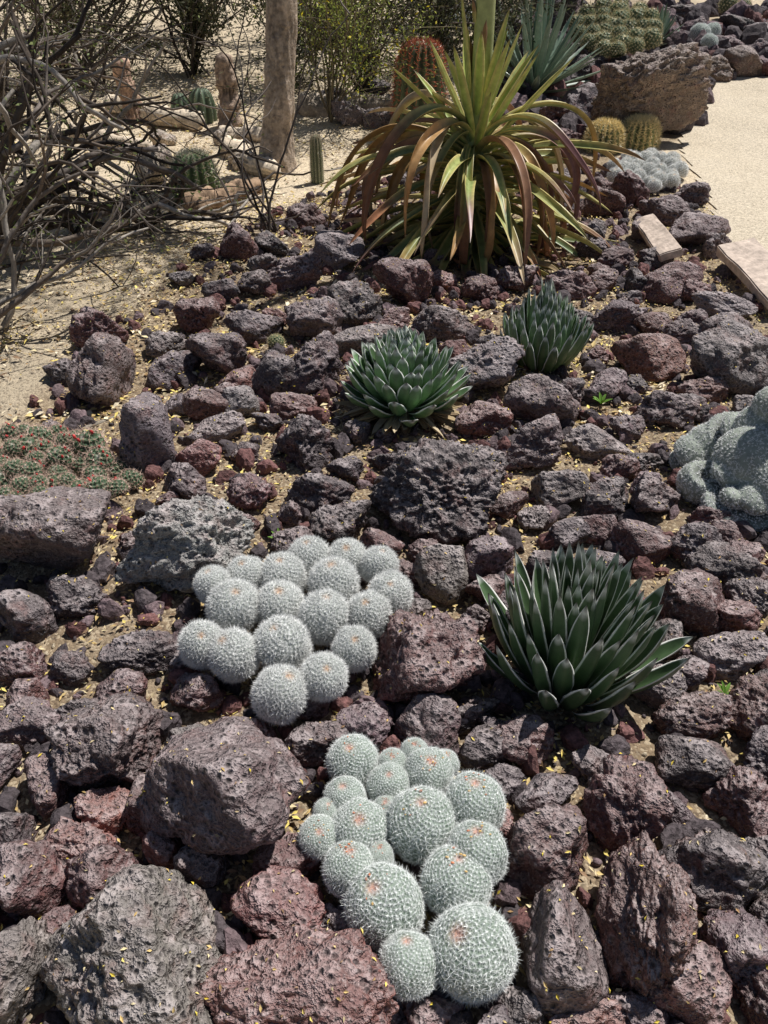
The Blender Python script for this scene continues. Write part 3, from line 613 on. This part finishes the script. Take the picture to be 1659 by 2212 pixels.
def stump(u,v,wpx,h,col,label):
    a,t=P(u,v); R=wpx*t/FP/2; z=np.linspace(-.05,h,40); pts=np.stack([.06*np.sin(z*2+u),0*z,z],1); rr=R*np.interp(z,[-.05,.1,h-.03,h],[1.4,1,.8,.1])
    ob("dead_tree",logmesh(pts,rr,R,u,col).mesh("dead_tree",M_bark),a,label=label,cat="tree")
stump(485,270,40,.55,(.36,.27,.21),"short dead bare trunk standing behind the branches")
stump(292,262,38,.50,(.46,.31,.23),"short reddish-brown dead stump on the sand")
def pale_rock(u,v,w,h,c,lab): 
    o=rock(u,v,w,h,'l',lab=lab); o.color=(*c,1); o["group"]="pale stones on the sand"; o.name="pale_stone"; return o
for u,v,w,h in [(330,365,100,90),(530,350,90,50),(290,330,60,40),(600,300,50,40),(350,300,60,40),(250,300,50,30),(480,300,40,40)]:
    pale_rock(u,v,w,h,(.66,.55,.42),"pale weathered stone on the sandy ground")
def slab(u1,v1,u2,v2,wd,th,label,tilt):
    a,_=P(u1,v1);b,_=P(u2,v2); L=(b-a).length; m=(a+b)/2; bm=bmesh.new(); bmesh.ops.create_cube(bm,size=1)
    for v in bm.verts: v.co=Vector((v.co.x*L,v.co.y*wd,v.co.z*th))
    bmesh.ops.bevel(bm,geom=bm.edges[:],offset=.006,segments=2,affect='EDGES'); bmesh.ops.subdivide_edges(bm,edges=bm.edges[:],cuts=4,use_grid_fill=True)
    for v in bm.verts: v.co+=Vector((0,0,1))*noise.noise(v.co*14)*.010+Vector((0,1,0))*noise.noise(v.co*9+Vector((3,3,3)))*.012
    me=bpy.data.meshes.new("stone_plaque"); bm.to_mesh(me); bm.free(); at=me.color_attributes.new("Col",'FLOAT_COLOR','POINT')
    for d in at.data: d.color=(.60,.49,.41,1)
    me.materials.append(M_stone)
    ob("stone_plaque",me,m+Vector((0,0,.10)),rot=(tilt,.05,math.atan2(b.y-a.y,b.x-a.x)),label=label,cat="stone slab")
slab(1385,515,1440,590,.12,.05,"pinkish sandstone plaque slab leaning on the rocks",.35)
slab(1575,580,1700,690,.20,.06,"pale pink sandstone slab beside the sandy path",.2)
# ---------------------------------------------------------------- branches
def grow(mb,p,d,L,r,depth,col,tips,grav=.0,wig=.25,kids=(2,4),k=5,ylim=None):
    n=max(4,int(L/.07)); pts=[np.array(p,float)]; d=np.array(d,float)
    for i in range(n):
        d=d+rng.normal(0,wig,3)*.5+np.array([0,0,-grav]); d/=np.linalg.norm(d)
        if ylim is not None and pts[-1][1]<ylim: d[1]=abs(d[1])
        q=pts[-1]+d*L/n
        if q[2]<.04: q[2]=.04; d[2]=abs(d[2])*.5
        pts.append(q)
    pts=np.array(pts); V,F=tube(pts,np.linspace(r,r*.45,n+1),k if r>.006 else 4); mb.add(V,F,np.array(random.choice(col))*random.uniform(.7,1.25))
    tips.append(pts)
    if depth>0:
        for _ in range(random.randint(*kids)):
            i=random.randint(n//4,n); dd=pts[min(i,n)]-pts[min(i,n)-1]; dd/=np.linalg.norm(dd)+1e-9; dd=dd+rng.normal(0,.55,3)
            grow(mb,pts[i],dd,L*random.uniform(.4,.75),max(.0025,r*random.uniform(.4,.65)),depth-1,col,tips,grav,wig,kids,k,ylim)
def leaves(pts,n,spread,size,cols):
    P0=np.concatenate(pts); c=P0[rng.integers(0,len(P0),n)]+rng.normal(0,spread,(n,3)); c[:,2]=np.maximum(c[:,2],.02)
    a=rng.normal(size=(n,3)); a/=np.linalg.norm(a,axis=1,keepdims=True); b=np.cross(a,rng.normal(size=(n,3))); b/=np.linalg.norm(b,axis=1,keepdims=True)
    s=size*rng.uniform(.6,1.3,(n,1)); V=np.stack([c-a*s,c-b*s*.4,c+a*s,c+b*s*.4],1).reshape(-1,3)
    C=np.repeat(np.array(cols)[rng.integers(0,len(cols),n)]*rng.uniform(.6,1.3,(n,1)),4,0)
    return mk_mesh("foliage",V,[np.arange(4*n).reshape(-1,4)],C,M_leaf,False)
DC=[(.09,.07,.055),(.14,.11,.09),(.05,.04,.035),(.34,.30,.26),(.18,.15,.13),(.07,.055,.045)]
random.seed(21)
def deadshrub(base,specs,label,leafn=0,ylim=-.12,kids=(2,4)):
    mb=MB(); tips=[]
    for d,L,r,dep,g in specs: grow(mb,(random.uniform(-.12,.12),random.uniform(-.1,.12),.02),d,L,r,dep,DC,tips,g,.32,kids,ylim=ylim)
    root=ob("dead_shrub",None,base,label=label,cat="shrub"); ob("branches",mb.mesh("branches",M_wood),(0,0,0),root)
    if leafn: ob("foliage",leaves(tips,leafn,.03,.012,[(.16,.21,.07),(.22,.26,.09)]),(0,0,0),root)
b1,_=P(-60,735); b2,_=P(-90,560); b3,_=P(570,500); b4,_=P(20,290); b5,_=P(200,190); b6,_=P(-140,400); b7,_=P(430,170)
U=random.uniform
deadshrub(b1,[((U(.0,.55),U(0,.4),U(.5,1.0)),U(.6,1.05),U(.012,.024),3 if i<4 else 2,.035) for i in range(15)],"tangled grey leafless shrub with arching dry branches",900,ylim=-.05)
deadshrub(b2,[((U(.2,.9),U(-.05,.6),U(.55,1.)),U(1.1,1.8),U(.018,.038),3 if i<4 else 2,.042) for i in range(12)],"large tangle of dark bare branches leaning over the sand",1000,kids=(2,3))
deadshrub(b6,[((U(.4,1.),U(-.05,.6),U(.6,1.)),U(1.1,1.7),U(.018,.036),3 if i<3 else 2,.035) for i in range(8)],"large tangle of dark bare branches leaning over the sand",1000,kids=(2,3))
deadshrub(b4,[((U(-.4,.8),U(-.2,.4),U(.8,1.1)),U(1.2,1.9),U(.018,.034),3 if i<5 else 2,.02) for i in range(10)],"dry bushy shrub with crossing brown twigs",2000,kids=(2,3))
deadshrub(b5,[((U(-.8,.8),U(-.2,.4),U(.9,1.1)),U(1.0,1.7),U(.014,.026),3,.01) for i in range(9)],"dry bushy shrub with crossing brown twigs",3000)
deadshrub(b7,[((U(-.7,.4),U(-.2,.4),U(.9,1.1)),U(.9,1.3),U(.010,.020),3,.01) for i in range(6)],"dry bushy shrub with crossing brown twigs",2000)
deadshrub(b3,[((U(-.6,.05),U(0,.4),U(.9,1.1)),U(.9,1.3),.008,1,.01) for _ in range(6)],"thin dry stems rising and leaning from the sand",0)
def tree(u,v,wpx,col,label,crown_h,leafn,seed,cr=1.5,ls=.03):
    random.seed(seed); c,t=P(u,v); R=wpx*t/FP/2; root=ob("desert_tree",None,c,label=label,cat="tree"); n=160; z=np.linspace(-.1,crown_h,n)
    pts=np.stack([.10*np.sin(z*.8)+.05*z*.6,.05*np.sin(z*1.3),z],1); rr=R*np.interp(z,[-.1,0,.25,crown_h],[1.6,1.3,1,.6])
    V,F=tube(pts,rr,72); C=np.empty((len(V),3))
    for i in range(len(V)):
        ax=V[i]-pts[i//72]; p=V[i]; a=noise.fractal(Vector((p[0]*8,p[1]*8,p[2]*2+seed)),1,2,4); b=noise.ridged_multi_fractal(Vector((p[0]*22,p[1]*22,p[2]*3.5)),1,2,3,1,2)-1.1
        V[i]=V[i]+ax*(.16*a-.10*b); C[i]=np.array(col)*max(.35,1.0-.4*b+.3*a)
    mb=MB(); mb.add(V,F,C); ob("trunk",mb.mesh("trunk",M_bark),(0,0,0),root)
    mb=MB(); tips=[]
    for i in range(9):
        a=i*2.4; grow(mb,pts[-1-random.randint(0,18)],(math.cos(a)*cr*.6,math.sin(a)*cr*.6,random.uniform(.6,1)),random.uniform(1,1.5),R*.4,2,[col],tips,0,.22,(2,4))
    ob("limbs",mb.mesh("limbs",M_wood),(0,0,0),root); ob("crown",leaves(tips,leafn,.14,ls,[(.09,.13,.04),(.13,.17,.05),(.07,.1,.03)]),(0,0,0),root)
tree(600,365,64,(.40,.32,.25),"desert tree with pale furrowed trunk standing on sand",3.4,6000,5,ls=.032,cr=1.6)
tree(1215,75,34,(.10,.08,.065),"dark rough-barked tree trunk rising from the rocks",3.4,4000,6)
def shrub_mesh(seed,H,n,nl,cols,size,wood):
    random.seed(seed); mb=MB(); tips=[]
    for i in range(n):
        a=random.uniform(0,6.28); s=random.uniform(.1,.8); grow(mb,(0,0,0),(math.cos(a)*s,math.sin(a)*s,1),H*random.uniform(.5,.8),.012,2,wood,tips,0,.22,(2,4),4)
    return mb.mesh("branches",M_wood),leaves(tips,nl,.06,size,cols)
SH=[shrub_mesh(60+i,1.5,12,nl,[[(.07,.085,.035),(.11,.12,.05)],[(.15,.135,.07),(.09,.095,.045)],[(.05,.06,.03),(.12,.115,.055)]][i%3],.02,[(.08,.065,.05),(.16,.13,.11)]) for i,nl in enumerate((5500,4000,7500))]
def shrub(x,y,s,k,lab):
    root=ob("desert_shrub",None,(x,y,float(gz(x,y))),label=lab,cat="shrub",rot=(0,0,random.uniform(0,6)),scale=(s,s,s),group="shrubs behind the garden")
    ob("branches",SH[k][0],(0,0,0),root); ob("foliage",SH[k][1],(0,0,0),root)
for i,(x,y,s) in enumerate([(-4.6,8.2,1.0),(-3.2,8.9,1.1),(-1.9,9.0,1.0),(-.9,8.6,1.0),(-.2,8.2,1.1),(.4,8.3,1.0),(1.1,9.2,1.1),(-5,10,1.5),(-3.6,10.5,1.5),(-2.2,10.6,1.5),(-.8,10,1.5),(.6,11,1.4),(1.8,12,1.4),(3,14,1.5),(4.6,15,1.5),(6.2,15,1.5),(8,15.5,1.5),(10,14,1.5),(-7,10,1.5)]):
    shrub(x,y,s,i%3,"olive desert shrub with fine leaves")
for i in range(9): shrub(-8+i*2.6,19+random.random(),2.0,i%3,"olive desert shrub with fine leaves")
random.seed(33); c,_=P(715,265); mb=MB(); tips=[]
for i in range(18): 
    grow(mb,(0,0,0),(random.uniform(-.3,.4),random.uniform(-.3,.3),1),random.uniform(.9,1.5),.008,2,[(.22,.19,.12),(.16,.13,.09)],tips,.0,.2,(3,5))
root=ob("creosote_bush",None,c,label="airy green creosote bush dotted with yellow flowers",cat="shrub")
ob("branches",mb.mesh("branches",M_wood),(0,0,0),root); up=[t[t[:,2]>.3] for t in tips if (t[:,2]>.3).any()]
ob("foliage",leaves(up,9500,.035,.012,[(.36,.44,.09),(.50,.55,.13),(.22,.28,.07)]),(0,0,0),root)
ob("flowers",leaves(up,500,.05,.016,[(.9,.75,.04)]),(0,0,0),root,kind="stuff")
def sprout(u,v,s):
    c,_=P(u,v,.02); mb=MB()
    for i in range(7): leaf(mb,(0,0,0),i*GA,random.uniform(.3,1.2),s,s*.28,6,-.5,lambda t:np.sin(np.clip(t,.06,.97)*math.pi),.3,.05,lambda t,s_,b:np.tile([.2,.38,.06],t.shape+(1,)))
    ob("green_sprout",mb.mesh("green_sprout",M_leaf),c,label="tiny bright green seedling between lava rocks",cat="seedling")
sprout(605,1170,.045); sprout(1298,873,.05); sprout(1565,1500,.035)
bpy.context.view_layer.update(); dg=bpy.context.evaluated_depsgraph_get(); V=[];C=[]
for i in range(6500):
    x=random.uniform(-1.6,1.7); y=.4+3.6*random.random()**1.3
    h,l,n,_,o,_=SC.ray_cast(dg,Vector((x,y,.55)),Vector((0,0,-1)))
    if not h or n.z<.45 or not (o.name.startswith("lava_rock") or o.name.startswith("rock_rub")): continue
    a=Vector((random.gauss(0,1),random.gauss(0,1),random.gauss(0,1))).cross(n).normalized(); b=n.cross(a); s=random.uniform(.003,.007); q=l+n*.002
    for w in (q-a*s,q-b*s*.4+n*.002,q+a*s,q+b*s*.4+n*.002): V.append(w[:])
    C+= [np.array(random.choice(lc+[(.7,.55,.08),(.6,.5,.3)]))*random.uniform(.8,1.2)]*4
ob("fallen_leaves",mk_mesh("fallen_leaves",V,[np.arange(len(V)).reshape(-1,4)],C,M_litter,False),label="scattered dry leaflets resting on the rocks",cat="leaf litter",kind="stuff")
print("rocks",nrock)
